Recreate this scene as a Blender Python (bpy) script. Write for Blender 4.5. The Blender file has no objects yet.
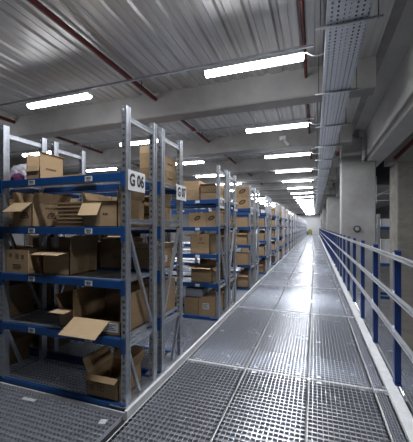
import bpy, math, random
from math import sin, cos, pi, radians as R
from mathutils import Vector, Matrix, noise
random.seed(7)
S = bpy.context.scene
COL = S.collection

# ------------------------------------------------------------------ materials
def mat(name, col, rough=.5, metal=0., noise_amt=0., noise_scale=8., bump=0., bump_scale=40., rand=0.,
        stretch=(1, 1, 1), detail=5., col2=None, emit=None, spec=.5, trans=0.):
    m = bpy.data.materials.new(name); m.use_nodes = True
    nt = m.node_tree; N = nt.nodes; L = nt.links
    b = N['Principled BSDF']
    b.inputs['Base Color'].default_value = (*col, 1)
    b.inputs['Roughness'].default_value = rough
    b.inputs['Metallic'].default_value = metal
    b.inputs['Specular IOR Level'].default_value = spec
    if trans: b.inputs['Transmission Weight'].default_value = trans
    if emit:
        b.inputs['Emission Color'].default_value = (*emit[0], 1)
        b.inputs['Emission Strength'].default_value = emit[1]
    if noise_amt or bump or rand:
        tc = N.new('ShaderNodeTexCoord'); mp = N.new('ShaderNodeMapping')
        mp.inputs['Scale'].default_value = stretch
        L.new(tc.outputs['Object'], mp.inputs['Vector'])
    src = None
    if noise_amt:
        n = N.new('ShaderNodeTexNoise'); n.inputs['Scale'].default_value = noise_scale
        n.inputs['Detail'].default_value = detail; n.inputs['Roughness'].default_value = .65
        L.new(mp.outputs['Vector'], n.inputs['Vector'])
        r = N.new('ShaderNodeMapRange'); r.inputs[1].default_value = .3; r.inputs[2].default_value = .7
        L.new(n.outputs['Fac'], r.inputs[0])
        mx = N.new('ShaderNodeMix'); mx.data_type = 'RGBA'
        c2 = col2 or tuple(c * (1 - noise_amt) for c in col)
        mx.inputs[6].default_value = (*col, 1); mx.inputs[7].default_value = (*c2, 1)
        L.new(r.outputs[0], mx.inputs[0]); src = mx.outputs[2]
        rr = N.new('ShaderNodeMapRange'); rr.inputs[3].default_value = max(.05, rough - .1); rr.inputs[4].default_value = min(1, rough + .1)
        L.new(n.outputs['Fac'], rr.inputs[0]); L.new(rr.outputs[0], b.inputs['Roughness'])
    if rand:
        oi = N.new('ShaderNodeObjectInfo'); hv = N.new('ShaderNodeHueSaturation')
        r = N.new('ShaderNodeMapRange'); r.inputs[3].default_value = 1 - rand; r.inputs[4].default_value = 1 + rand
        L.new(oi.outputs['Random'], r.inputs[0]); L.new(r.outputs[0], hv.inputs['Value'])
        if src: L.new(src, hv.inputs['Color'])
        else: hv.inputs['Color'].default_value = (*col, 1)
        src = hv.outputs['Color']
    if src: L.new(src, b.inputs['Base Color'])
    if bump:
        n2 = N.new('ShaderNodeTexNoise'); n2.inputs['Scale'].default_value = bump_scale; n2.inputs['Detail'].default_value = 4
        L.new(mp.outputs['Vector'], n2.inputs['Vector'])
        bp = N.new('ShaderNodeBump'); bp.inputs['Strength'].default_value = bump; bp.inputs['Distance'].default_value = .01
        L.new(n2.outputs['Fac'], bp.inputs['Height']); L.new(bp.outputs['Normal'], b.inputs['Normal'])
    return m

M = dict(
    concrete=mat('concrete', (.43, .42, .41), .85, 0, .3, 1.6, .25, 14, detail=8),
    lamplit=mat('lamplit_concrete', (.62, .615, .605), .8, 0, .2, 1.1, .2, 12, detail=8),  # concrete with lamplight on the edge beam put into a lighter base colour
    column=mat('column_concrete', (.40, .395, .385), .85, 0, .3, 1.6, .25, 12, detail=8),
    column_brown=mat('board_marked_concrete', (.34, .315, .28), .9, 0, .4, 2.2, .5, 9, stretch=(.8, .8, 1.6), detail=8),
    slab=mat('lower_floor_concrete', (.30, .30, .31), .45, 0, .2, .9, detail=6),
    deck=mat('galvanised_roof_deck', (.66, .655, .65), .40, .5, .3, 2.5, stretch=(9, .35, 1), detail=6),
    galv=mat('galvanised_steel', (.60, .63, .68), .38, .85, .25, 22),
    grate=mat('galvanised_grating', (.74, .77, .84), .25, .70, .05, 3),
    edge=mat('bright_galvanised_edge', (.84, .85, .87), .5, .15, .2, 14),
    railgalv=mat('railing_galvanised', (.66, .68, .72), .36, .6, .12, 14),
    tray=mat('galvanised_tray', (.60, .63, .69), .42, .6, .2, 18),
    zinc=mat('zinc_shelf_wire', (.62, .65, .70), .40, .8, .2, 20),
    blue=mat('blue_paint', (.010, .075, .26), .42, 0, .25, 9, spec=.5),
    railblue=mat('railing_blue_paint', (.008, .040, .18), .4, 0, .2, 9),
    card=mat('cardboard', (.46, .315, .175), .85, 0, .16, 7, .12, 60, rand=.16, stretch=(1, 1, 3)),
    card_in=mat('cardboard_inside', (.44, .31, .18), .9, 0, .15, 6, .1, 60, rand=.1),
    card_pale=mat('pale_cardboard', (.66, .48, .29), .85, 0, .12, 7, .1, 60, rand=.08),
    tape=mat('packing_tape', (.42, .28, .14), .3),
    white=mat('white_label', (.82, .82, .82), .6, 0, .06, 9),
    sign=mat('white_sign', (.86, .87, .88), .5, 0, .04, 5),
    ink=mat('dark_ink', (.03, .03, .035), .7, 0, .1, 9),
    brownink=mat('brown_ink', (.085, .05, .03), .8, 0, .1, 9),
    red=mat('red_pipe_paint', (.15, .015, .016), .45, 0, .3, 6),
    lamp=mat('lamp_tube', (.9, .9, .9), .4, emit=((.94, .96, 1.0), 7.5)),
    lamp_body=mat('lamp_housing_white', (.8, .8, .8), .5, 0, .05, 9),
    plastic=mat('white_plastic', (.78, .78, .8), .4, 0, .05, 9),
    bag=mat('white_polythene', (.78, .77, .82), .28, 0, .15, 9, .5, 24, col2=(.62, .55, .68)),
    purple=mat('purple_cloth', (.20, .05, .17), .85, 0, .4, 14, .4, 40),
    wall=mat('pale_cladding', (.82, .83, .85), .55, 0, .08, .7),
    dark=mat('dark_steel', (.06, .065, .075), .55, .3, .2, 6),
    wallgrey=mat('grey_blockwork', (.20, .20, .20), .9, 0, .2, 1.2),
    olive=mat('yellow_green_paint', (.42, .40, .05), .5, 0, .3, 4),
    rubber=mat('black_rubber', (.02, .02, .022), .8, 0, .2, 8),
    bluebin=mat('grey_plastic_bin', (.38, .41, .46), .45, 0, .1, 6),
    wood=mat('pallet_wood', (.45, .33, .2), .85, 0, .35, 6, .2, 30, stretch=(1, 8, 8)),
    glass=mat('dark_lens', (.02, .02, .03), .1),
    yellow=mat('yellow_floor_paint', (.62, .42, .05), .6, 0, .3, 6),
)

M['lamp'].cycles.emission_sampling = 'FRONT'

# ------------------------------------------------------------------ mesh builder
class MB:
    def __init__(s): s.v = []; s.f = []; s.smooth = False
    def add(s, vs, fs):
        o = len(s.v); s.v += [tuple(v) for v in vs]; s.f += [tuple(i + o for i in f) for f in fs]; return s
    def box(s, x0, x1, y0, y1, z0, z1, mx=None):
        vs = [Vector(p) for p in ((x0, y0, z0), (x1, y0, z0), (x1, y1, z0), (x0, y1, z0), (x0, y0, z1), (x1, y0, z1), (x1, y1, z1), (x0, y1, z1))]
        if mx: vs = [mx @ v for v in vs]
        return s.add(vs, [(0, 3, 2, 1), (4, 5, 6, 7), (0, 1, 5, 4), (1, 2, 6, 5), (2, 3, 7, 6), (3, 0, 4, 7)])
    def bar(s, p, q, w, h, up=(0, 0, 1)):
        p = Vector(p); q = Vector(q); d = q - p; l = d.length; d.normalize(); u = Vector(up)
        if abs(d.dot(u)) > .98: u = Vector((1, 0, 0))
        a = d.cross(u).normalized(); b = a.cross(d)
        mx = Matrix((a, d, b)).transposed().to_4x4(); mx.translation = p
        return s.box(-w / 2, w / 2, 0, l, -h / 2, h / 2, mx)
    def tube(s, p, q, r, n=12, r2=None, caps=True):
        p = Vector(p); q = Vector(q); d = (q - p).normalized(); u = Vector((0, 0, 1)) if abs(d.z) < .9 else Vector((1, 0, 0))
        a = d.cross(u).normalized(); b = a.cross(d); r2 = r if r2 is None else r2
        vs = []
        for c, rr in ((p, r), (q, r2)):
            vs += [c + (a * cos(2 * pi * i / n) + b * sin(2 * pi * i / n)) * rr for i in range(n)]
        fs = [(i, (i + 1) % n, n + (i + 1) % n, n + i) for i in range(n)]
        if caps: fs += [tuple(range(n))[::-1], tuple(range(n, 2 * n))]
        return s.add(vs, fs)
    def path(s, pts, r, n=8):
        for a, b in zip(pts, pts[1:]): s.tube(a, b, r, n)
        return s
    def prism(s, prof, axis, a, b, closed=True):
        """extrude a 2-D profile along axis 'x' or 'y'"""
        k = len(prof)
        f = (lambda t, p: (t, p[0], p[1])) if axis == 'x' else (lambda t, p: (p[0], t, p[1]))
        vs = [f(a, p) for p in prof] + [f(b, p) for p in prof]
        m = k if closed else k - 1
        fs = [(i, (i + 1) % k, k + (i + 1) % k, k + i) for i in range(m)]
        if closed: fs += [tuple(range(k))[::-1], tuple(range(k, 2 * k))]
        return s.add(vs, fs)
    def mesh(s, name, m, smooth=False):
        me = bpy.data.meshes.new(name); me.from_pydata(s.v, [], s.f); me.materials.append(m)
        me.update()
        import bmesh
        bm = bmesh.new(); bm.from_mesh(me); bmesh.ops.recalc_face_normals(bm, faces=bm.faces); bm.to_mesh(me); bm.free()
        if smooth:
            for p in me.polygons: p.use_smooth = True
        return me

def link(name, data, parent=None, loc=(0, 0, 0), rot=(0, 0, 0), kind=None):
    o = bpy.data.objects.new(name, data); COL.objects.link(o)
    o.location = loc; o.rotation_euler = rot
    if parent: o.parent = parent
    if kind: o['kind'] = kind
    return o
def obj(name, mb, m, parent=None, loc=(0, 0, 0), rot=(0, 0, 0), kind=None, smooth=False):
    return link(name, mb.mesh(name, M[m] if isinstance(m, str) else m, smooth), parent, loc, rot, kind)
def tag(o, label, cat, group=None):
    o['label'] = label; o['category'] = cat
    if group: o['group'] = group
    return o
def thing(name, label, cat, loc=(0, 0, 0), rz=0, group=None):
    o = bpy.data.objects.new(name, None); COL.objects.link(o); o.empty_display_size = .1
    o.location = loc; o.rotation_euler = (0, 0, rz)
    return tag(o, label, cat, group)
CACHE = {}
def cached(key, name, build, m, smooth=False):
    if key not in CACHE: CACHE[key] = build().mesh(name, M[m], smooth)
    return CACHE[key]
ORD = ['', 'first', 'second', 'third', 'fourth', 'fifth', 'sixth', 'seventh', 'eighth', 'ninth', 'tenth', 'eleventh', 'twelfth',
       'thirteenth', 'fourteenth', 'fifteenth', 'sixteenth', 'seventeenth', 'eighteenth', 'nineteenth', 'twentieth']
ORD += ['twenty-' + o for o in ORD[1:10]] + ['thirtieth'] + ['thirty-' + o for o in ORD[1:10]] + ['fortieth'] + ['forty-' + o for o in ORD[1:10]]

# ------------------------------------------------------------------ the shell
ZC, ZB, LP, BP = 3.90, 3.45, 2.57, 3.07                 # roof deck underside, beam underside, lamp/beam pitch along the aisle
XL, XR, YB, YF = -11.5, 9., -4.5, 55.
LOW = -3.0
obj('floor', MB().box(XL, XR, YB, YF, LOW - .2, LOW), 'slab', kind='structure')
def deck_profile():
    pr = []; x = XL
    while x < .50:
        pr += [(x, ZC), (x + .09, ZC), (x + .093, ZC + .007), (x + .101, ZC + .007), (x + .104, ZC), (x + .20, ZC), (x + .225, ZC + .028), (x + .275, ZC + .028)]; x += .30
    pr += [(x, ZC), (.85, ZC)]
    return pr
mb = MB(); mb.prism(deck_profile(), 'y', YB, YF, closed=False); obj('ceiling', mb, 'deck', kind='structure')
obj('ceiling_slab', MB().box(XL, 1.02, YB, YF, ZC + .10, 4.3), 'concrete', kind='structure')
w = MB().box(XL, XR, YF, YF + .2, LOW, 4.3)
for k in range(7): w.box(XL, XR, YF - .05, YF, .45 + k * .62, .49 + k * .62)
obj('wall_far', w, 'wall', kind='structure')
obj('wall_left', MB().box(XL - .2, XL, YB, YF, LOW, 4.3), 'wallgrey', kind='structure')
obj('wall_right', MB().box(XR, XR + .2, YB, YF, LOW, 4.3), 'wallgrey', kind='structure')
obj('wall_back', MB().box(XL, XR, YB - .2, YB, LOW, 4.3), 'wallgrey', kind='structure')
for k in [-2] + list(range(0, 16)):
    y = 5.10 + k * BP
    obj('ceiling_beam', MB().prism([(y, ZB + .02), (y + .02, ZB), (y + .33, ZB), (y + .35, ZB + .02), (y + .35, ZC + .10), (y, ZC + .10)], 'x', XL, .86), 'concrete', kind='structure')
obj('ceiling_beam', MB().box(XL, XR, 53.2, 53.5, 3.3, ZC), 'dark', kind='structure')
# the long edge beam carried by the columns, its ledge and the slot above it
obj('ceiling_beam', MB().prism([(1.38, 3.21), (1.40, 3.19), (1.78, 3.19), (1.80, 3.21), (1.80, 4.14), (1.38, 4.14)], 'y', YB, YF), 'lamplit', kind='structure')
obj('ceiling_slab', MB().box(1.02, XR, YB, YF, 4.14, 4.3), 'lamplit', kind='structure')
def column(x0, x1, y0, y1, notch, m, ztop=4.14):
    c = .025
    mb = MB()
    def pr(xa, xb): return [(xa + c, y0), (xb - c, y0), (xb, y0 + c), (xb, y1 - c), (xb - c, y1), (xa + c, y1), (xa, y1 - c), (xa, y0 + c)]
    def ext(p, za, zb):
        k = len(p); mb.add([(a, b, za) for a, b in p] + [(a, b, zb) for a, b in p],
                           [(i, (i + 1) % k, k + (i + 1) % k, k + i) for i in range(k)] + [tuple(range(k))[::-1], tuple(range(k, 2 * k))])
    if notch:
        ext(pr(x0, x1), LOW, 3.19); ext(pr(x0, notch), 3.19, 3.89); mb.box(x0 + .2, notch - .06, y0 + .1, y1 - .1, 3.89, 4.14)
    else: ext(pr(x0, x1), LOW, ztop)
    return obj('column', mb, m, kind='structure')
for y in (9.5, 20.5, 32., 43.): column(.71, 1.60, y, y + .5, 1.25, 'column')
column(2.21, 3.2, 9.9, 10.9, None, 'column_brown', 3.2)
obj('ceiling_beam', MB().box(2.0, 6.0, 9.95, 10.6, 3.2, 4.14), 'concrete', kind='structure')
obj('ceiling_beam', MB().box(1.75, 6.0, 13.2, 13.6, 3.0, 4.14), 'dark', kind='structure')

# ------------------------------------------------------------------ grating floor
def grating(w, l, dx, dy, frame=True, hgt=.026, t=.0042, clips=True):
    mb = MB(); nx = round(w / dx); ny = round(l / dy); g = .004
    for i in range(1, nx): x = g + (w - 2 * g) * i / nx; mb.box(x - t / 2, x + t / 2, g, l - g, -hgt, 0)
    for j in range(1, ny): y = g + (l - 2 * g) * j / ny; mb.box(g, w - g, y - t / 2, y + t / 2, -hgt * .75, -.001)
    e = .006
    mb.box(g, w - g, g, g + e, -hgt, .001); mb.box(g, w - g, l - g - e, l - g, -hgt, .001)
    mb.box(g, g + e, g, l - g, -hgt, .001); mb.box(w - g - e, w - g, g, l - g, -hgt, .001)
    if clips:
        for cx in (.09, w - .09):
            for cy in (.05, l - .05): mb.box(cx - .018, cx + .018, cy - .018, cy + .018, -.004, .004)
    return mb
XS = [(-1.235, -.62), (-.62, -.055), (-.055, .455), (.455, .555)]
PY = 2.15
def gframe(w, l, e=.009, g=.003):
    return MB().box(g, w - g, g, g + e, -.034, .002).box(g, w - g, l - g - e, l - g, -.034, .002).box(g, g + .007, g + e, l - g - e, -.034, .002).box(w - g - .007, w - g, g + e, l - g - e, -.034, .001)
for k in range(-2, 25):
    y = 2.83 + k * PY
    for i, (a, b) in enumerate(XS):
        key = ('grate', i)
        me = cached(key, 'floor_grating', lambda: grating(b - a, PY, .034 if i < 3 else .022, .046 if i < 3 else .034), 'grate')
        fg = link('floor_grating', me, None, (a, y, 0), kind='structure')
        link('frame', cached(('gf', i), 'frame', lambda: gframe(b - a, PY), 'edge'), fg)
    if k < 14:
        me = cached('gr_out', 'floor_grating', lambda: grating(.27, PY, .03, .04, clips=False), 'grate')
        link('floor_grating', me, None, (.675, y, 0), kind='structure')
BAY, PER, RD, GAP = 1.25, 2.25, .45, .09
RX, RY = -1.29, 1.86
for k in range(-2, 23):
    for i in range(3 if k < 4 else 1):
        me = cached('gr_rack', 'floor_grating', lambda: grating(BAY, PER, .033, .040, clips=False), 'grate')
        link('floor_grating', me, None, (RX - BAY * (i + 1), RY - .01 + k * PER, 0), kind='structure')
# steel joists carrying the platform, edge plates
for k in range(-2, 25):
    y = 2.83 + k * PY
    mb = MB().box(-5, .97, y - .05, y + .05, -.042, -.032).box(-5, .97, y - .004, y + .004, -.19, -.042).box(-5, .97, y - .05, y + .05, -.20, -.19)
    obj('floor_joist', mb, 'galv', kind='structure')
obj('trim_1', MB().box(.558, .648, YB, YF - .5, -.03, .006).box(.558, .562, YB, YF - .5, .006, .012), 'edge', kind='structure')
obj('trim_2', MB().box(.955, .965, YB, YF - .5, -.20, .01), 'galv', kind='structure')
kb = MB().box(-1.262, -1.238, RY - .06, YF - 1, -.03, .055)
obj('trim_3', kb, 'edge', kind='structure')
for k in range(24):
    y = RY - .02 + k * PER
    mb = MB().box(-1.42, -1.263, y, y + 2 * RD + GAP + .04, .040, .046)
    for q in range(9): mb.tube((-1.285, y + .06 + q * .11, .046), (-1.285, y + .06 + q * .11, .052), .007, 8)
    obj('floor_plate', mb, 'galv', kind='structure')
obj('trim_4', MB().box(-4.0, -1.27, RY - .035, RY - .022, -.03, .02), 'edge', kind='structure')

# ------------------------------------------------------------------ railing
YS = 2.985 - 1.0 * 6
g = thing('guard_railing', 'galvanised three-rail guard railing on blue posts along the open right side of the walkway', 'railing', (.638, 0, 0))
npost = 57
for z in (1.10, .77, .47):
    mb = MB().prism([(-.034, z + .017), (-.004, z + .017), (-.004, z - .017), (-.034, z - .017), (-.034, z - .010), (-.010, z - .008), (-.010, z + .008), (-.034, z + .010)], 'y', YS - .3, YS + npost - .7)
    obj('rail', mb, 'railgalv', g)
pm = MB().box(0, .05, -.024, .024, 0.006, 1.135).box(-.0, .052, -.045, .045, .0065, .016).prism([(-.024, 1.135), (.024, 1.135), (.014, 1.148), (-.014, 1.148)], 'x', 0, .05)
pm2 = pm.mesh('post', M['railblue'])
bkm = MB().box(-.0035, .0, -.030, .030, -.030, .030).mesh('rail_bracket', M['galv'])
for k in range(npost):
    p = link('post', pm2, g, (0, YS + k * 1.0, 0))
    if 5 <= k < 16:
        for z in (1.10, .77, .47): link('rail_bracket', bkm, p, (0, 0, z))

# ------------------------------------------------------------------ racks
LV = [.0485, .529, .953, 1.3485, 1.7457]
UP = 2.235
PW, PD = .040, .055
def perforated(mb, x0, x1, y, z0, z1, pitch, hw, hh):
    xc = (x0 + x1) / 2; n = int((z1 - z0) / pitch); z = z0
    def q(a, b, c, d):
        mb.add([(a, y, c), (b, y, c), (b, y, d), (a, y, d)], [(0, 1, 2, 3)])
    q(x0, xc - hw, z0, z1); q(xc + hw, x1, z0, z1)
    for i in range(n):
        q(xc - hw, xc + hw, z, z + pitch - hh); z += pitch
    q(xc - hw, xc + hw, z, z1)
def post_mb(perf=True):
    mb = MB(); x0, x1, y0, y1 = -PW, 0, 0, PD
    for y in (y0, y1):
        if perf: perforated(mb, x0, x1, y, .006, UP, .045, .0075, .020)
        else: mb.add([(x0, y, .006), (x1, y, .006), (x1, y, UP), (x0, y, UP)], [(0, 1, 2, 3)])
    mb.add([(x1, y0, .006), (x1, y1, .006), (x1, y1, UP), (x1, y0, UP)], [(0, 1, 2, 3)])
    mb.add([(x0, y0, .006), (x0, y1, .006), (x0, y1, UP), (x0, y0, UP)], [(0, 1, 2, 3)])
    # folded lips of the side face and the foot plate
    mb.box(x1, x1 + .003, y0, y0 + .012, .006, UP).box(x1, x1 + .003, y1 - .012, y1, .006, UP)
    mb.box(-.055, .012, -.012, PD + .012, 0.002, .008)
    return mb
def hbrace(z): return MB().box(-.032, -.008, PD, RD - PD, z - .018, z + .018).box(-.008, -.005, PD, RD - PD, z - .018, z - .010).box(-.008, -.005, PD, RD - PD, z + .010, z + .018)
def dbrace(y0, z0, y1, z1): return MB().bar((-.02, y0, z0), (-.02, y1, z1), .024, .026, (1, 0, 0))
BR = [('h', 2.15), ('h', 1.735), ('h', 1.39), ('d', .05, 1.335, .385, .55), ('h', .47), ('d', .05, .43, .20, .06)]
def flip(mb, m):
    if m < 0: mb.v = [(x, RD - y, z) for x, y, z in mb.v]
    return mb
def beam_mb(z, length=BAY, conn=True):
    # stepped beam along -X from 0, top at z; connector plates hook over the posts
    mb = MB().prism([(-.012, z - .057), (-.012, z - .004), (-.010, z), (.020, z), (.022, z - .004), (.022, z - .024), (.034, z - .024), (.034, z - .057)], 'x', -length + .0, -PW)
    if conn:
        for xa, xb in ((-PW, -.004), (-length - PW + .004, -length)):
            mb.box(xa + .002, xb - .004, -.015, -.003, max(.006, z - .105), z + .006)
    return mb
def deck_mb(length=BAY):
    mb = MB(); a, b = -length - .002, -PW + .002; y0, y1 = .036, RD - .036; n = 36
    for i in range(n + 1): x = a + (b - a) * i / n; mb.box(x - .0025, x + .0025, y0, y1, -.004, 0)
    for j in range(12): y = y0 + (y1 - y0) * j / 11; mb.box(a, b, y - .002, y + .002, -.008, -.004)
    return mb
def solid_deck_mb(length=BAY):
    mb = MB(); a, b = -length - .002, -PW + .002; n = 5; w = (RD - .072) / n
    for j in range(n): y = .036 + j * w; mb.box(a, b, y + .002, y + w - .002, -.022, 0)
    return mb
def label_mb(): return MB().box(-.034, .034, -.0135, -.012, -.05, -.012)
def bars_mb():
    mb = MB(); x = -.026
    rr = random.Random(3)
    while x < .024: w = rr.choice((.002, .003, .005)); mb.box(x, x + w, -.0142, -.0135, -.036, -.017); x += w + rr.choice((.002, .003))
    mb.box(-.02, .016, -.0142, -.0135, -.045, -.040)
    return mb
def lettering(txt, parent):
    cu = bpy.data.curves.new('lettering', 'FONT'); cu.body = txt; cu.size = .125; cu.align_x = 'CENTER'; cu.align_y = 'CENTER'; cu.extrude = .0006; cu.offset = .0042
    cu.resolution_u = 3
    o = bpy.data.objects.new('lettering', cu); COL.objects.link(o)
    me = bpy.data.meshes.new_from_object(o.evaluated_get(bpy.context.evaluated_depsgraph_get()))
    bpy.data.objects.remove(o); me.materials.clear(); me.materials.append(M['ink'])
    o = link('lettering', me, parent, (.0040, 0, 0), (pi / 2, 0, pi / 2)); o.scale = (.78, 1.0, 1)
    return o
def rack(num, x, y, m, bays=1, detail=2):
    """m=+1 faces the viewer (-Y), m=-1 is its back-to-back partner facing away"""
    n = ORD[num - 5]
    lab = 'blue and galvanised shelving rack signed G %02d, %s' % (num, 'nearest the camera' if num == 6 else ('back to back with the nearest rack' if num == 7 else '%s rack down the aisle' % n))
    if num > 21: lab = 'blue and galvanised shelving rack, %s down the left of the aisle' % n
    t = thing('shelving_rack', lab, 'rack', (x, y, 0), 0, 'shelving racks down the left of the aisle')
    nb = bays
    for f in range(nb + 1):
        fx = -f * BAY
        if detail == 2:
            fr = link('upright_frame', cached(('fbrace', m), 'upright_frame', lambda: flip(hbrace(BR[0][1]), m), 'galv'), t, (fx, 0, 0))
            for k in (0, 1):
                o = link('post', cached('post', 'post', post_mb, 'galv'), fr, (0, k * (RD - PD), 0))
            for i, b in enumerate(BR[1:]):
                link('brace', cached(('br', m, i), 'brace', lambda: flip(hbrace(b[1]) if b[0] == 'h' else dbrace(*b[1:]), m), 'galv'), fr)
        else:
            def fm():
                mb = MB()
                for k in (0, 1):
                    y0 = k * (RD - PD); mb.box(-PW, 0, y0, y0 + PD, .004, UP)
                for b in BR:
                    q = flip(hbrace(b[1]) if b[0] == 'h' else dbrace(*b[1:]), m); mb.add(q.v, q.f)
                return mb
            link('upright_frame', cached(('frame', m), 'upright_frame', fm, 'galv'), t, (fx, 0, 0))
    for b in range(nb):
        bx = -b * BAY
        for li, z in enumerate(LV):
            if detail == 2:
                for side in (0, 1):
                    me = cached(('beam', li, side), 'shelf_beam', lambda: flip(beam_mb(z), 1 if side == 0 else -1), 'blue')
                    bo = link('shelf_beam', me, t, (bx, 0, 0))
                    front = (side == 0) == (m > 0)
                    if front and li > 0:
                        for lx in (-.325, -.905):
                            lo = link('barcode_label', cached('lab' + str(m), 'barcode_label', lambda: flip(label_mb(), m) if m > 0 else flip(label_mb(), -1), 'white'), bo, (lx, 0, z))
                            if num < 8 and b == 0: link('barcode', cached('bars' + str(m), 'barcode', lambda: flip(bars_mb(), m), 'ink'), bo, (lx, 0, z))
                if li != 0 or True:
                    link('shelf_deck', cached('deck', 'shelf_deck', deck_mb, 'zinc') if li in (0, 4) else cached('deck_lo', 'shelf_deck', solid_deck_mb, 'zinc'), t, (bx, 0, z - .002))
            else:
                def sm():
                    mb = MB()
                    for sd in (1, -1):
                        q = flip(beam_mb(z), sd); mb.add(q.v, q.f)
                    return mb
                link('shelf_beam', cached(('beams', li), 'shelf_beam', sm, 'blue'), t, (bx, 0, 0))
                link('shelf_deck', cached('deck_lo', 'shelf_deck', solid_deck_mb, 'zinc'), t, (bx, 0, z - .002))
    ys = .13 if m > 0 else RD - .04
    s = obj('sign', MB().box(0, .003, -.115, .115, -.075, .075), 'sign', t, (.006, ys, 1.695)) if num == 6 else \
        link('sign', cached('sign', 'sign', lambda: MB().box(0, .003, -.115, .115, -.075, .075), 'sign'), t, (.006, ys, 1.695))
    if num < 22: lettering('G %02d' % num, s)
    return t
NP = 23
for p in range(NP):
    y = RY + p * PER
    d = 2 if p < 3 else 1
    nb = 3 if p < 3 else 1
    rack(6 + 2 * p, RX, y, 1, nb, d)
    rack(7 + 2 * p, RX, y + RD + GAP, -1, nb, d)

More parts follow.
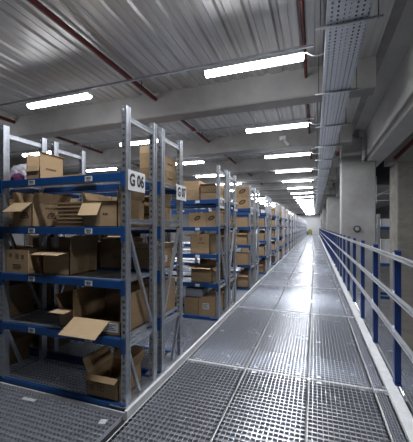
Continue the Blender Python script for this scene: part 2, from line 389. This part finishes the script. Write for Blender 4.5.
# ------------------------------------------------------------------ cartons
def carton(label, x0, x1, y0, y1, z, h, kind='closed', flaps=None, front_h=None, fold=None, marks=(), tape=True, sticker=None, rz=0, m='card', group=None, name='carton', tint=None):
    w, d = x1 - x0, y1 - y0
    t = thing(name, label, 'carton', ((x0 + x1) / 2, (y0 + y1) / 2, z), rz, group)
    a, b = -w / 2, w / 2; c, e = -d / 2, d / 2; th = .006
    z0, z1 = .001, h
    if kind == 'closed':
        obj('body', MB().box(a, b, c, e, z0, z1 - .004).box(a, b, c, -.0015, z1 - .004, z1).box(a, b, .0015, e, z1 - .004, z1), m, t)
        if tape:
            obj('tape', MB().box(a - .0006, b + .0006, -.024, .024, z1 + .0001, z1 + .0008).box(b, b + .0007, -.024, .024, z1 - .05, z1), 'tape', t)
    else:
        mb = MB().box(a, b, c, e, z0, z0 + th).box(a, a + th, c, e, z0, z1).box(b - th, b, c, e, z0, z1).box(a, b, e - th, e, z0, z1)
        fh = front_h if front_h else z1
        mb.box(a, b, c, c + th, z0, fh)
        obj('body', mb, m, t)
        for side, spec in (flaps or {}).items():
            ang, ln = spec[0], spec[1]; pm = spec[2] if len(spec) > 2 else m
            el = R(ang); f = MB()
            if side == 'front':   # hinged along the front rim; angle from horizontal, + up
                zz = fh; u0, u1 = (spec[3], spec[4]) if len(spec) > 4 else (a + .003, b - .003)
                f.bar(((u0 + u1) / 2, c, zz), ((u0 + u1) / 2, c - ln * cos(el), zz + ln * sin(el)), u1 - u0, .004)
            elif side == 'back':
                f.bar((0, e, z1), (0, e + ln * cos(el), z1 + ln * sin(el)), w - .006, .004)
            elif side == 'left':
                f.bar((a, 0, z1), (a - ln * cos(el), 0, z1 + ln * sin(el)), d - .006, .004, (0, 0, 1) if abs(ang) < 80 else (1, 0, 0))
            elif side == 'right':
                f.bar((b, 0, z1), (b + ln * cos(el), 0, z1 + ln * sin(el)), d - .006, .004, (0, 0, 1) if abs(ang) < 80 else (1, 0, 0))
            obj('flap', f, pm, t)
    for mk in marks:
        face, u, v, typ, s = mk
        f = MB()
        def pt(uu, vv, dd):
            if face == 'f': return (u * w / 2 + uu, c - dd, v * h + vv)
            if face == 'r': return (b + dd, u * d / 2 + uu, v * h + vv)
        def rect(u0, u1, v0, v1, d0=.0002, d1=.0010):
            vs = [pt(uu, vv, dd) for dd in (d0, d1) for uu, vv in ((u0, v0), (u1, v0), (u1, v1), (u0, v1))]
            f.add(vs, [(0, 1, 2, 3), (4, 5, 6, 7), (0, 1, 5, 4), (1, 2, 6, 5), (2, 3, 7, 6), (3, 0, 4, 7)])
        mi = 'brownink'
        if typ == 'oval':
            n = 24; R1, R2 = s, s * .62
            vs = [pt(R1 * cos(2 * pi * i / n), R1 * .62 * sin(2 * pi * i / n) + .3 * R1 * cos(2 * pi * i / n), .0008) for i in range(n)] + \
                 [pt(R2 * cos(2 * pi * i / n) * .9, R2 * .40 * sin(2 * pi * i / n) + .3 * R2 * cos(2 * pi * i / n), .0008) for i in range(n)]
            f.add(vs, [(i, (i + 1) % n, n + (i + 1) % n, n + i) for i in range(n)])
            rect(-s * .45, s * .45, -s * .08, s * .10)
        elif typ == 'dome':
            n = 12
            vs = [pt(s * cos(pi * i / n), s * .9 * sin(pi * i / n) - .2 * s, .0008) for i in range(n + 1)] + [pt(s * .62 * cos(pi * i / n), s * .5 * sin(pi * i / n) - .05 * s, .0008) for i in range(n + 1)]
            f.add(vs, [(i, i + 1, n + 2 + i, n + 1 + i) for i in range(n)])
            rect(-s, s, -s * .35, -s * .18); rect(-s * .45, s * .45, s * .0, s * .22)
        elif typ == 'text':
            rr = random.Random(int(1000 * s)); uu = -s
            while uu < s: l = rr.uniform(.006, .014); rect(uu, uu + l, -.008, .008); uu += l + .004
        elif typ == 'lines':
            for q in range(4): rect(-s, s * (1 - .15 * (q % 2)), -.012 * q, -.012 * q + .005)
        elif typ == 'box':
            for (p, q, r_, t_) in ((-s, s, -s, -s + .004), (-s, s, s - .004, s), (-s, -s + .004, -s, s), (s - .004, s, -s, s)): rect(p, q, r_, t_)
            rect(-.003, .003, -s * .6, s * .6); rect(-s * .4, s * .4, -.003, .003)
        obj('printed_mark', f, mi, t)
    if sticker:
        face, u, v, sw, sh = sticker; f = MB()
        if face == 'f': f.box(u * w / 2 - sw / 2, u * w / 2 + sw / 2, c - .0012, c - .0002, v * h - sh / 2, v * h + sh / 2)
        else: f.box(b + .0002, b + .0012, u * d / 2 - sw / 2, u * d / 2 + sw / 2, v * h - sh / 2, v * h + sh / 2)
        st = obj('sticker', f, 'white', t); k = MB()
        for q in range(4):
            zz = v * h - sh * .3 + q * sh * .18
            if face == 'f': k.box(u * w / 2 - sw * .38, u * w / 2 + sw * (.38 - .1 * (q % 3)), c - .0018, c - .0012, zz, zz + sh * .07)
            else: k.box(b + .0012, b + .0018, u * d / 2 - sw * .38, u * d / 2 + sw * (.38 - .1 * (q % 3)), zz, zz + sh * .07)
        obj('print', k, 'ink', st)
    return t
L0, L1, L2, L3, L4 = [z for z in LV]
FY = RY + .03
# ---- rack G 06, top shelf
carton('tall open carton with a cut-down front on the top shelf of rack G 06', -2.34, -2.19, 1.92, 2.175, L4, .235, 'open',
       {'front': (-75, .045, 'card_pale'), 'right': (20, .012)}, front_h=.12, marks=(('r', -.1, .45, 'text', .05),))
carton('flat low carton at the back of the top shelf of rack G 06', -2.10, -1.88, 2.08, 2.26, L4, .06)
# ---- third shelf up
carton('open carton with a round-topped logo on two sides, upper middle shelf of rack G 06', -2.45, -2.235, 1.885, 2.29, L3, .205, 'open',
       {'front': (-38, .13, 'card_pale'), 'back': (75, .12), 'left': (80, .10), 'right': (72, .09)}, marks=(('f', .2, .45, 'dome', .05), ('r', .0, .45, 'dome', .05), ('r', .0, .8, 'text', .07)))
for k in range(13):
    tag(obj('flat_cardboard', MB().box(-2.13 + .012 * (k % 3), -1.76 + .01 * (k % 2), 2.03 + .008 * (k % 2), 2.28, 0, .014), 'card', None, (0, 0, L3 + .001 + k * .0165 )),
        'flat cardboard sheet, %s from the bottom of the stack in rack G 06' % ORD[k + 1], 'cardboard', 'stack of flattened cardboard in rack G 06')
carton('open carton, pale front flap folded down, upper middle shelf of rack G 06', -1.725, -1.40, 1.91, 2.29, L3, .22, 'open',
       {'front': (-62, .125, 'card_pale', -.162, .02), 'right': (86, .10), 'left': (70, .06), 'back': (88, .08)}, front_h=.2, marks=(('f', .3, .45, 'text', .02),))
# ---- second shelf up
carton('closed carton printed with small symbols, middle shelf of rack G 06 at the left end', -2.53, -2.275, 1.88, 2.2, L2, .20, marks=(('f', -.6, .75, 'box', .016), ('f', .0, .72, 'box', .02), ('f', .5, .7, 'box', .016), ('f', .0, .35, 'lines', .05)))
carton('open carton with a pale flap folded level, middle shelf of rack G 06', -2.165, -1.88, 1.93, 2.26, L2, .19, 'open',
       {'front': (-8, .13, 'card_pale'), 'right': (84, .13), 'back': (86, .12)})
# ---- first shelf up
carton('small open carton with a level front flap, lower shelf of rack G 06 at mid-bay', -1.99, -1.83, 1.93, 2.22, L1, .15, 'open', {'front': (-3, .11, 'card_pale'), 'left': (62, .12), 'back': (80, .1)})
carton('big pick carton with its front panel folded down over the lower shelf beam', -1.815, -1.365, 1.90, 2.30, L1, .30, 'open',
       {'front': (-28, .185, 'card_pale', -.21, .125), 'left': (88, .02)}, front_h=.105, sticker=('f', .55, .20, .16, .07))
# ---- floor level
carton('open carton standing on the lowest level of rack G 06 beside the aisle post', -1.66, -1.375, 1.885, 2.2, L0 + .0, .165, 'open',
       {'front': (-25, .05), 'left': (65, .12), 'right': (70, .12), 'back': (72, .12)}, marks=(('f', -.1, .5, 'box', .03), ('f', -.7, .5, 'lines', .02)))
# ---- rack G 07, seen through the end frames
Y7 = RY + RD + GAP
carton('lower of two stacked cartons, top shelf of rack G 07, aisle end', -1.535, -1.345, Y7 + .03, Y7 + .41, L4, .145, marks=(('r', .3, .5, 'text', .05),))
carton('upper of two stacked cartons, top shelf of rack G 07, aisle end', -1.535, -1.345, Y7 + .03, Y7 + .40, L4 + .146, .135, marks=(('r', .3, .5, 'text', .05),))
carton('small pale carton topping the stack on the top shelf of rack G 07', -1.535, -1.40, Y7 + .03, Y7 + .17, L4 + .282, .07, m='card_pale')
carton('closed carton with a printed word on its side, upper middle shelf of rack G 07', -1.62, -1.36, Y7 + .03, Y7 + .30, L3, .19, marks=(('r', -.2, .6, 'text', .05), ('f', .3, .6, 'text', .05)))
carton('carton lying on the printed-word carton, upper middle shelf of rack G 07', -1.66, -1.37, Y7 + .06, Y7 + .34, L3 + .192, .09, 'open', {'right': (70, .04)})
carton('tall brown carton on the middle shelf of rack G 07, at mid-bay', -1.98, -1.70, Y7 + .03, Y7 + .36, L2, .28, sticker=('r', -.4, .5, .06, .08), marks=(('f', .2, .4, 'box', .025),))
carton('open carton with a pale flap, middle shelf of rack G 07, aisle end', -1.62, -1.36, Y7 + .03, Y7 + .36, L2, .20, 'open', {'back': (20, .1), 'front': (40, .08, 'card_pale'), 'right': (60, .05)}, sticker=('r', .1, .45, .06, .06))
carton('large plain carton on the lower shelf of rack G 07 at the aisle end', -1.75, -1.35, Y7 + .03, Y7 + .40, L1, .30)
carton('tall plain carton on the lower shelf of rack G 07, at mid-bay', -2.12, -1.80, Y7 + .04, Y7 + .38, L1, .26)
carton('dark plain carton on the middle shelf of rack G 07, second from the left frame', -2.32, -2.05, Y7 + .05, Y7 + .37, L2, .24)
carton('brown carton on the upper middle shelf of rack G 07, at mid-bay', -2.05, -1.74, Y7 + .04, Y7 + .36, L3, .24)
# ---- rack G 08
Y8 = RY + PER
def g8(*a, **k): return carton(*a, **k)
g8('lower of two stacked cartons on the top shelf of rack G 08', -1.86, -1.60, Y8 + .03, Y8 + .36, L4, .145)
g8('upper of two stacked cartons on the top shelf of rack G 08', -1.86, -1.61, Y8 + .03, Y8 + .34, L4 + .146, .14)
g8('lower carton of the pair by the aisle post, top shelf of rack G 08', -1.585, -1.335, Y8 + .03, Y8 + .36, L4, .10)
g8('open upper carton of the pair by the aisle post, top shelf of rack G 08', -1.585, -1.335, Y8 + .03, Y8 + .36, L4 + .101, .10, 'open', {'back': (40, .1), 'left': (86, .05), 'front': (30, .05)})
g8('oval-logo carton on the upper middle shelf of rack G 08, farther from the aisle', -1.77, -1.50, Y8 + .03, Y8 + .38, L3, .21, marks=(('f', .0, .62, 'oval', .05),))
g8('oval-logo carton on the upper middle shelf of rack G 08, next to the aisle post', -1.495, -1.335, Y8 + .03, Y8 + .38, L3, .21, marks=(('f', .0, .62, 'oval', .05),))
g8('tan carton with side flaps sticking out, middle shelf of rack G 08', -1.74, -1.44, Y8 + .02, Y8 + .33, L2, .29, 'open', {'left': (-15, .10, 'card_pale'), 'right': (10, .06), 'front': (88, .02)}, marks=(('f', .1, .55, 'text', .05), ('f', .1, .8, 'lines', .02)))
g8('wide open carton with spread flaps, lower shelf of rack G 08', -1.73, -1.41, Y8 + .03, Y8 + .36, L1, .22, 'open', {'left': (8, .11, 'card_pale'), 'right': (-52, .07), 'back': (75, .10), 'front': (-5, .07, 'card_pale')})
g8('plain brown carton on the lowest level of rack G 08, left of the labelled one', -1.84, -1.62, Y8 + .03, Y8 + .36, L0, .25)
g8('brown carton with a white address label on the lowest level of rack G 08', -1.61, -1.345, Y8 + .02, Y8 + .36, L0, .26, sticker=('f', -.15, .55, .10, .09))
bn = thing('storage_bin', 'grey plastic bin resting on the carton in the lowest level of rack G 08', 'bin', (-1.70, Y8 + .20, L0 + .262))
mb = MB().box(-.13, .13, -.14, .14, 0, .006)
for sx in (-1, 1): mb.box(sx * .13 - .004, sx * .13 + .004, -.14, .14, 0, .12); mb.box(-.13, .13, sx * .14 - .004, sx * .14 + .004, 0, .12)
obj('body', mb, 'bluebin', bn); obj('rim', MB().box(-.142, .142, -.152, -.140, .108, .122).box(-.142, .142, .14, .152, .108, .122).box(-.142, -.13, -.152, .152, .108, .122).box(.13, .142, -.152, .152, .108, .122), 'bluebin', bn)
# ---- rack G 10 and the racks beyond it
Y10 = RY + 2 * PER
for i, nm in enumerate(('lower', 'upper')):
    carton('%s of two stacked oval-logo cartons on the top shelf of rack G 10' % nm, -1.62, -1.345, Y10 + .02, Y10 + .36, L4 + i * .232, .23, marks=(('f', .05, .6, 'oval', .075),))
SHELF = ['the lowest level', 'the lower shelf', 'the middle shelf', 'the upper middle shelf', 'the top shelf']
rr = random.Random(11)
def RN(num): return '%s rack down' % ORD[num - 5]
proto = {}
def far_carton(label, x0, y0, z, s):
    if s not in proto:
        w, d, h, op = s; mb = MB()
        if op:
            mb.box(-w, 0, 0, d, .001, .007).box(-w, -w + .006, 0, d, .001, h).box(-.006, 0, 0, d, .001, h).box(-w, 0, 0, .006, .001, h).box(-w, 0, d - .006, d, .001, h)
            mb.bar((-w / 2, 0, h), (-w / 2, -.07, h - .03), w, .005).bar((-w / 2, d, h), (-w / 2, d + .02, h + .07), w, .005)
        else: mb.box(-w, 0, 0, d, .001, h - .002).box(-w, 0, 0, d / 2 - .002, h - .002, h).box(-w, 0, d / 2 + .002, d, h - .002, h)
        proto[s] = mb.mesh('carton', M['card'])
    o = link('carton', proto[s], None, (x0, y0, z))
    return tag(o, label, 'carton')
sizes = [(.26, .34, .20, 0), (.28, .33, .24, 0), (.24, .32, .17, 0), (.30, .34, .22, 1), (.25, .30, .26, 1), (.27, .34, .28, 0)]
fixed = {(8, 0), (8, 1), (8, 2), (8, 3), (8, 4), (10, 4), (6, 0), (6, 1), (6, 2), (6, 3), (6, 4), (7, 1), (7, 2), (7, 3), (7, 4), (7, 0)}
for num in range(8, 36):
    p = (num - 6) // 2; odd = num % 2; y = RY + p * PER + (RD + GAP if odd else 0)
    for li in range(5):
        if (num, li) in fixed: continue
        if rr.random() > (.85 if li < 4 else .7): continue
        s = rr.choice(sizes); hmax = .31
        x1 = RX - PW - .012 - rr.uniform(0, .04)
        pos = 'nearest the aisle' 
        w = 'open' if s[3] else 'closed'
        far_carton('%s carton at the aisle end of %s, %s' % (w, SHELF[li], RN(num)), x1, y + .04, LV[li], s)
        if not s[3] and li == 4 and rr.random() < .7:
            far_carton('carton stacked on another on the top shelf, %s' % RN(num), x1 - .01, y + .04, LV[li] + s[2] + .001, rr.choice(sizes[:3]))
        if num < 13 and rr.random() < .7:
            s2 = rr.choice(sizes)
            far_carton('%s carton second from the aisle on %s, %s' % ('open' if s2[3] else 'closed', SHELF[li], RN(num)), x1 - s[0] - .10, y + .04, LV[li], s2)
BAYN = ['', 'second bay', 'third bay']
for num in range(6, 10):
    for b in (1, 2):
        if num < 8 and b == 2: continue
        for li in range(5):
            if num < 8 and b == 1 and li == 4: continue
            x = RX - b * BAY - PW - .02 - rr.uniform(0, .1)
            for q in range(3):
                s2 = rr.choice(sizes)
                if x - s2[0] < RX - (b + 1) * BAY + .01: break
                far_carton('carton in the %s, %s along %s, %s' % (BAYN[b], ORD[q + 1], SHELF[li], RN(num)), x, RY + ((num - 6) // 2) * PER + (RD + GAP if num % 2 else 0) + .04, LV[li], s2)
                x -= s2[0] + rr.uniform(.02, .2)

# ---- plastic bag with purple cloth on the top shelf of rack G 06
def blob(rx, ry, rz, seed, amp, flat=.0, n=5):
    import bmesh
    bm = bmesh.new(); bmesh.ops.create_icosphere(bm, subdivisions=n, radius=1)
    for v in bm.verts:
        q = noise.fractal(v.co * 1.6 + Vector((seed, 0, 0)), .9, 2.1, 4) * amp + (noise.ridged_multi_fractal(v.co * 2.6 + Vector((0, seed, 0)), 1, 2, 4, 1, 2) - 1.2) * amp * .35
        c = v.co * (1 + q); c = Vector((c.x * rx, c.y * ry, c.z * rz))
        c.z = max(c.z, -rz * .55); v.co = c
    zmin = min(v.co.z for v in bm.verts)
    for v in bm.verts: v.co.z -= zmin
    mb = MB(); bm.verts.ensure_lookup_table()
    mb.v = [tuple(v.co) for v in bm.verts]; mb.f = [tuple(v.index for v in f.verts) for f in bm.faces]; bm.free()
    return mb
tag(obj('plastic_bag', blob(.165, .10, .125, 3.1, .16), 'bag', None, (-2.66, 2.15, L4 + .010), smooth=True), 'crumpled white plastic bag on the top shelf of rack G 06 at the left', 'bag')
tag(obj('cloth_bundle', blob(.075, .04, .05, 8.2, .16), 'purple', None, (-2.53, 1.99, L4 + .010), smooth=True), 'purple cloth bundle in front of the white plastic bag on the top shelf', 'cloth')

# ------------------------------------------------------------------ lamps and the runs above them
lx = [-.76, -3.97, -7.28]; cname = ['over the main aisle', 'over the left racks', 'near the left wall']
def housing(): return MB().prism([(-.045, .035), (-.064, .0), (.064, .0), (.045, .035)], 'x', -.635, .635)
AL = bpy.data.lights.new('lamp_light', 'AREA'); AL.shape = 'RECTANGLE'; AL.size = 1.24; AL.size_y = .09; AL.energy = 6.5; AL.color = (.94, .96, 1.)
def diffuser():
    mb = MB(); n = 6; pr = [(.062 * cos(pi + pi * i / n), .058 * sin(pi + pi * i / n)) for i in range(n + 1)]
    return mb.prism(pr, 'x', -.625, .625)
for r in range(-1, 20):
    y = 3.84 + r * LP
    if y > 53: continue
    for c in range(3):
        if c == 2 and r > 10: continue
        if r < 0 and c > 0: continue
        t = thing('ceiling_lamp', 'white tube lamp %s, %s row ahead of the camera' % (cname[c], ORD[r + 1]) if r >= 0 else 'white tube lamp %s, %s the camera' % (cname[c], 'above' if r == -1 else 'behind'), 'lamp', (lx[c], y, 3.43), 0, 'tube lamps ' + cname[c])
        link('lamp_housing', cached('lh', 'lamp_housing', housing, 'lamp_body'), t)
        link('lamp_tube', cached('lt', 'lamp_tube', diffuser, 'lamp', True), t); link('lamp_light', AL, t, (0, 0, -.0595))
        if r < 6:
            for hx in (-.42, .42): link('hanger', cached('lhang', 'hanger', lambda: MB().box(-.005, .005, -.012, .012, .035, .085), 'galv'), t, (hx, 0, 0))
    if r < -1: continue
    t = tag(obj('cable_trunking', MB().box(-10.5, -.02, y - .015, y + .015, 3.515, 3.535).box(-10.5, -.02, y - .018, y + .018, 3.535, 3.540), 'galv'),
            'thin steel trunking across the ceiling above the %s' % (('%s row of lamps ahead of the camera' % ORD[r + 1]) if r >= 0 else 'lamps over the camera'), 'trunking', 'steel trunking over the lamp rows')
    if 0 <= r < 8:
        pts = [Vector((-.13, y, 3.45))]
        for q in range(9):
            a = q / 8; pts.append(Vector((-.10 + .20 * a, y - .02, 3.45 - .05 * sin(pi * a) - .05 * a * a)))
        tag(obj('lamp_cable', MB().path(pts, .008), 'plastic'), 'grey flex drooping from the %s row of lamps to the cable tray' % ORD[r + 1], 'cable', 'lamp flexes')
# red sprinkler pipes along the aisle
def pipe(label, x, z, y0, y1, r, k=3.0, off=0.):
    t = thing('sprinkler_pipe', label, 'pipe', (x, 0, z))
    obj('pipe', MB().tube((0, y0, 0), (0, y1, 0), r, 14), 'red', t, smooth=False)
    y = y0 + .6 + off; hm = None
    n = 0
    while y < min(y1, 26):
        me = cached(('hang', x), 'hanger', lambda: MB().tube((0, -.012, 0), (0, .012, 0), r + .006, 14).box(-.006, .006, -.006, .006, r, ZC - z + .02), 'dark')
        link('hanger', me, t, (0, y, 0)); y += k
    cp = MB()
    for yy in (y0 + 3.0, y0 + 9, y0 + 15): cp.tube((0, yy - .045, 0), (0, yy + .045, 0), r + .012, 14)
    obj('coupling', cp, 'red', t)
    return t
pipe('dark red sprinkler pipe under the roof deck above the left racks', -2.87, 3.79, -2, 50, .038)
pipe('dark red sprinkler pipe under the roof deck beside the cable tray', -.135, 3.76, -2, 50, .026)
pipe('dark red sprinkler pipe under the roof deck nearer the left wall', -6.6, 3.79, -2, 50, .038)
t = tag(obj('sprinkler_pipe', MB().tube((2.12, 9.80, 3.26), (2.95, 9.62, 4.12), .05, 14), 'red'), 'red pipe crossing in front of the rough concrete column at the upper right', 'pipe')
# perforated cable tray on cross bars
X0, X1, ZT = .105, .475, 3.30
t = thing('cable_tray', 'perforated galvanised cable tray running along the ceiling right of the lamps', 'cable tray', (0, 0, ZT))
def tray_mb(L):
    mb = MB(); nx = 14; w = (X1 - X0) / nx; pit = .06; n = int(L / pit)
    for i in range(nx):
        a = X0 + i * w
        if i % 2 == 0:
            mb.add([(a, 0, 0), (a + w, 0, 0), (a + w, L, 0), (a, L, 0)], [(0, 1, 2, 3)])
        else:
            h0, h1 = a + w * .2, a + w * .8
            mb.add([(a, 0, 0), (h0, 0, 0), (h0, L, 0), (a, L, 0)], [(0, 1, 2, 3)]); mb.add([(h1, 0, 0), (a + w, 0, 0), (a + w, L, 0), (h1, L, 0)], [(0, 1, 2, 3)])
            for j in range(n): mb.add([(h0, j * pit, 0), (h1, j * pit, 0), (h1, j * pit + pit * .55, 0), (h0, j * pit + pit * .55, 0)], [(0, 1, 2, 3)])
    mb.box(X0 - .002, X0, 0, L, 0, .09).box(X1, X1 + .002, 0, L, 0, .09)
    mb.box(X0 - .002, X0 + .012, 0, L, .088, .09).box(X1 - .012, X1 + .002, 0, L, .088, .09)
    for xx in (X0 + .14, X0 + .20): mb.box(xx - .004, xx + .004, 0, L, -.004, 0)
    return mb
tm = tray_mb(3.0).mesh('tray_section', M['tray'])
for k in range(-1, 17): link('tray_section', tm, t, (0, k * 3.0 + .4, 0))
cbm = MB().box(.0, .59, -.012, .012, -.026, -.006).mesh('cross_bar', M['galv'])
rod = MB().tube((0, 0, -.03), (0, 0, .59), .005, 8).mesh('hanger_rod', M['dark'])
for k in range(-1, 30):
    link('cross_bar', cbm, t, (0, 3.15 + k * 1.55, 0))
    if k < 12:
        for xx in (.05, .55): link('hanger_rod', rod, t, (xx, 3.15 + k * 1.55, 0))
for i in range(11):
    cb = MB()
    pts = [Vector((X0 + .025 + i * .032, j * .9 - 2, .016)) for j in range(58)]
    cb.path(pts, .014, 6)
    tag(obj('power_cable', cb, 'rubber', None, (0, 0, ZT)), 'dark power cable lying along the perforated cable tray', 'cable', 'power cables in the cable tray')
# CCTV unit on the second beam
t = thing('security_camera', 'small white security camera hanging from the concrete beam by the second lamp', 'camera', (-.80, 5.10 + BP - .001, 3.68))
obj('junction_box', MB().box(-.075, .075, -.05, 0, -.05, .05).box(-.08, .08, -.055, -.05, -.055, .055), 'plastic', t)
obj('arm', MB().tube((0.02, -.05, -.03), (.05, -.12, -.08), .014), 'plastic', t)
obj('camera_body', MB().tube((.03, -.10, -.07), (.15, -.22, -.23), .036, 16).tube((.15, -.22, -.23), (.154, -.224, -.235), .03, 16), 'plastic', t)
# small red device on the tray bracket
t = thing('alarm_sounder', 'small red alarm sounder on a bracket beside the smooth concrete column', 'alarm', (.60, 9.4, 3.42))
obj('bracket', MB().box(-.25, .10, -.01, .01, .06, .08), 'galv', t); obj('sounder', MB().tube((0, 0, -.03), (0, 0, .06), .055, 14).tube((0, 0, -.05), (0, 0, -.03), .035, 14), 'red', t)
# pipe stub with flange on the column
t = thing('pipe_flange', 'round grey pipe flange bolted to the smooth concrete column', 'flange', (1.12, 9.5, 1.29))
obj('plate', MB().tube((0, 0, 0), (0, -.03, 0), .095, 20), 'dark', t); obj('cap', MB().tube((.0, -.03, 0), (0, -.09, 0), .062, 20, .05), 'galv', t)

# ------------------------------------------------------------------ beyond the railing
t = thing('pallet_rack', 'tall grey pallet rack with blue beams seen between the two concrete columns', 'rack', (2.55, 14.6, LOW))
for px, py in ((0, 0), (0, .9), (2.7, 0), (2.7, .9)): obj('post', MB().box(px - .06, px + .06, py - .04, py + .04, 0, 4.9), 'galv', t)
for q in range(6): obj('brace', MB().bar((0, .04, .3 + q * .75), (0, .86, 1.0 + q * .75 if q % 2 == 0 else 1.0 + q * .75), .03, .03, (1, 0, 0)), 'galv', t)
for z in (1.4, 2.8, 4.35): obj('beam', MB().box(.06, 2.64, -.03, .03, z - .12, z).box(.06, 2.64, .87, .93, z - .12, z), 'blue', t)
for i, (xx, zz, hh) in enumerate(((2.95, LOW + 4.352, .34), (2.95, LOW + 2.802, 1.0))):
    tag(obj('wrapped_load', MB().box(-.3, 1.2, 0, .8, 0, hh), 'plastic', None, (xx, 14.65, zz)), 'white wrapped load on the %s level of the pallet rack beyond the railing' % ('upper' if i == 0 else 'lower'), 'load')
t = thing('white_pipework', 'white painted pipework high between the two concrete columns', 'pipe', (.05, 13.184, 0))
for z in (2.62, 2.36): obj('pipe', MB().tube((1.95, 0, z), (5.0, 0, z), .014, 10), 'plastic', t)
obj('riser', MB().tube((2.18, 0, 2.30), (2.18, 0, 3.30), .016, 10), 'plastic', t)
obj('diagonal', MB().tube((2.18, 0, 2.52), (3.2, 0, 3.1), .012, 10), 'plastic', t)
# yellow-green cart and dark crate at the far end
t = thing('tow_cart', 'yellow-green platform cart parked at the far end of the aisle', 'cart', (-.80, 53.0, 0))
obj('body', MB().box(-.32, .32, -.5, .5, .25, .6).prism([(-.32, .6), (.32, .6), (.24, .92), (-.24, .92)], 'y', .0, .5), 'olive', t)
obj('deck', MB().box(-.34, .34, -.55, .52, .2, .25), 'dark', t)
for sx in (-.26, .26):
    for sy in (-.35, .35): obj('wheel', MB().tube((sx - .05, sy, .11), (sx + .05, sy, .11), .105, 14), 'rubber', t)
t = thing('dark_crate', 'dark crate beside the yellow-green cart at the far end of the aisle', 'crate', (-1.62, 53.2, .0))
obj('body', MB().box(-.45, .45, -.4, .4, .12, .62), 'dark', t); obj('pallet', MB().box(-.5, .5, -.45, .45, .08, .12).box(-.5, -.4, -.45, .45, 0, .08).box(.4, .5, -.45, .45, 0, .08).box(-.05, .05, -.45, .45, 0, .08), 'wood', t)
# paper scraps on the grating
for i, (x, y, w, l, a, lab) in enumerate(((-1.66, 1.32, .05, .07, .5, 'white paper scrap on the grating in the near left corner'),
        (-2.10, 1.745, .13, .03, .05, 'torn white paper strip on the grating along the rack base'),
        (-1.38, 1.72, .05, .05, .2, 'pale square scrap on the grating beside the corner of rack G 06'))):
    tag(obj('paper_scrap', MB().box(-w / 2, w / 2, -l / 2, l / 2, 0, .001), 'white', None, (x, y, .0025), (0, 0, a)), lab, 'paper')

for i, y in enumerate((0., 3.2)):  # added lamps out of view on the right, to brighten the columns
    t = thing('ceiling_lamp', 'added fill lamp out of view on the right, %s' % ('beside the camera' if i == 0 else 'ahead and to the side of the camera'), 'lamp', (4.6, y, 3.75), 0, 'added fill lamps out of view on the right')
    link('lamp_housing', cached('lh', 'lamp_housing', housing, 'lamp_body'), t); link('lamp_tube', cached('lt', 'lamp_tube', diffuser, 'lamp', True), t); link('lamp_light', AL, t, (0, 0, -.0595))
    for hx in (-.5, .5): obj('hanger', MB().box(-.005, .005, -.012, .012, .035, .39), 'galv', t, (hx, 0, 0))
# ------------------------------------------------------------------ the lower storey glimpsed through the grating
obj('light_block_wall', MB().box(-3.4, -3.3, YB, YF, LOW, -.22), 'dark', kind='structure')  # added dark partition to stop light from below spreading left
for k in range(0, 5):
    y = 4.2 + k * 4.4
    t = thing('lower_lamp', 'tube lamp of the storey below, %s row under the grating walkway' % ORD[k + 1], 'lamp', (-.3, y, -.62), 0, 'tube lamps of the storey below')
    link('lamp_housing', cached('lh', 'lamp_housing', housing, 'lamp_body'), t); link('lamp_tube', cached('lt', 'lamp_tube', diffuser, 'lamp', True), t); link('lamp_light', AL, t, (0, 0, -.0595))

# ------------------------------------------------------------------ camera, world, view
cam = bpy.data.cameras.new('camera'); co = bpy.data.objects.new('camera', cam); COL.objects.link(co)
co.location = (0, 0, 1.35); co.rotation_euler = (pi / 2, 0, .3455)
cam.sensor_fit = 'HORIZONTAL'; cam.sensor_width = 36; cam.lens = 36 * 301.5 / 413; cam.shift_y = 5.8 / 413
cam.clip_start = .05; cam.clip_end = 200
S.camera = co
wd = bpy.data.worlds.new('world'); S.world = wd; wd.use_nodes = True
wd.node_tree.nodes['Background'].inputs[0].default_value = (.55, .6, .7, 1); wd.node_tree.nodes['Background'].inputs[1].default_value = .02
S.view_settings.view_transform = 'Standard'; S.view_settings.look = 'None'; S.view_settings.exposure = 2.42; S.view_settings.gamma = 1
S.cycles.use_denoising = True; S.cycles.use_adaptive_sampling = False; S.cycles.sample_clamp_indirect = 4; S.cycles.use_light_tree = True; S.cycles.caustics_reflective = False; S.cycles.caustics_refractive = False
S.cycles.max_bounces = 10; S.cycles.diffuse_bounces = 3; S.cycles.glossy_bounces = 4
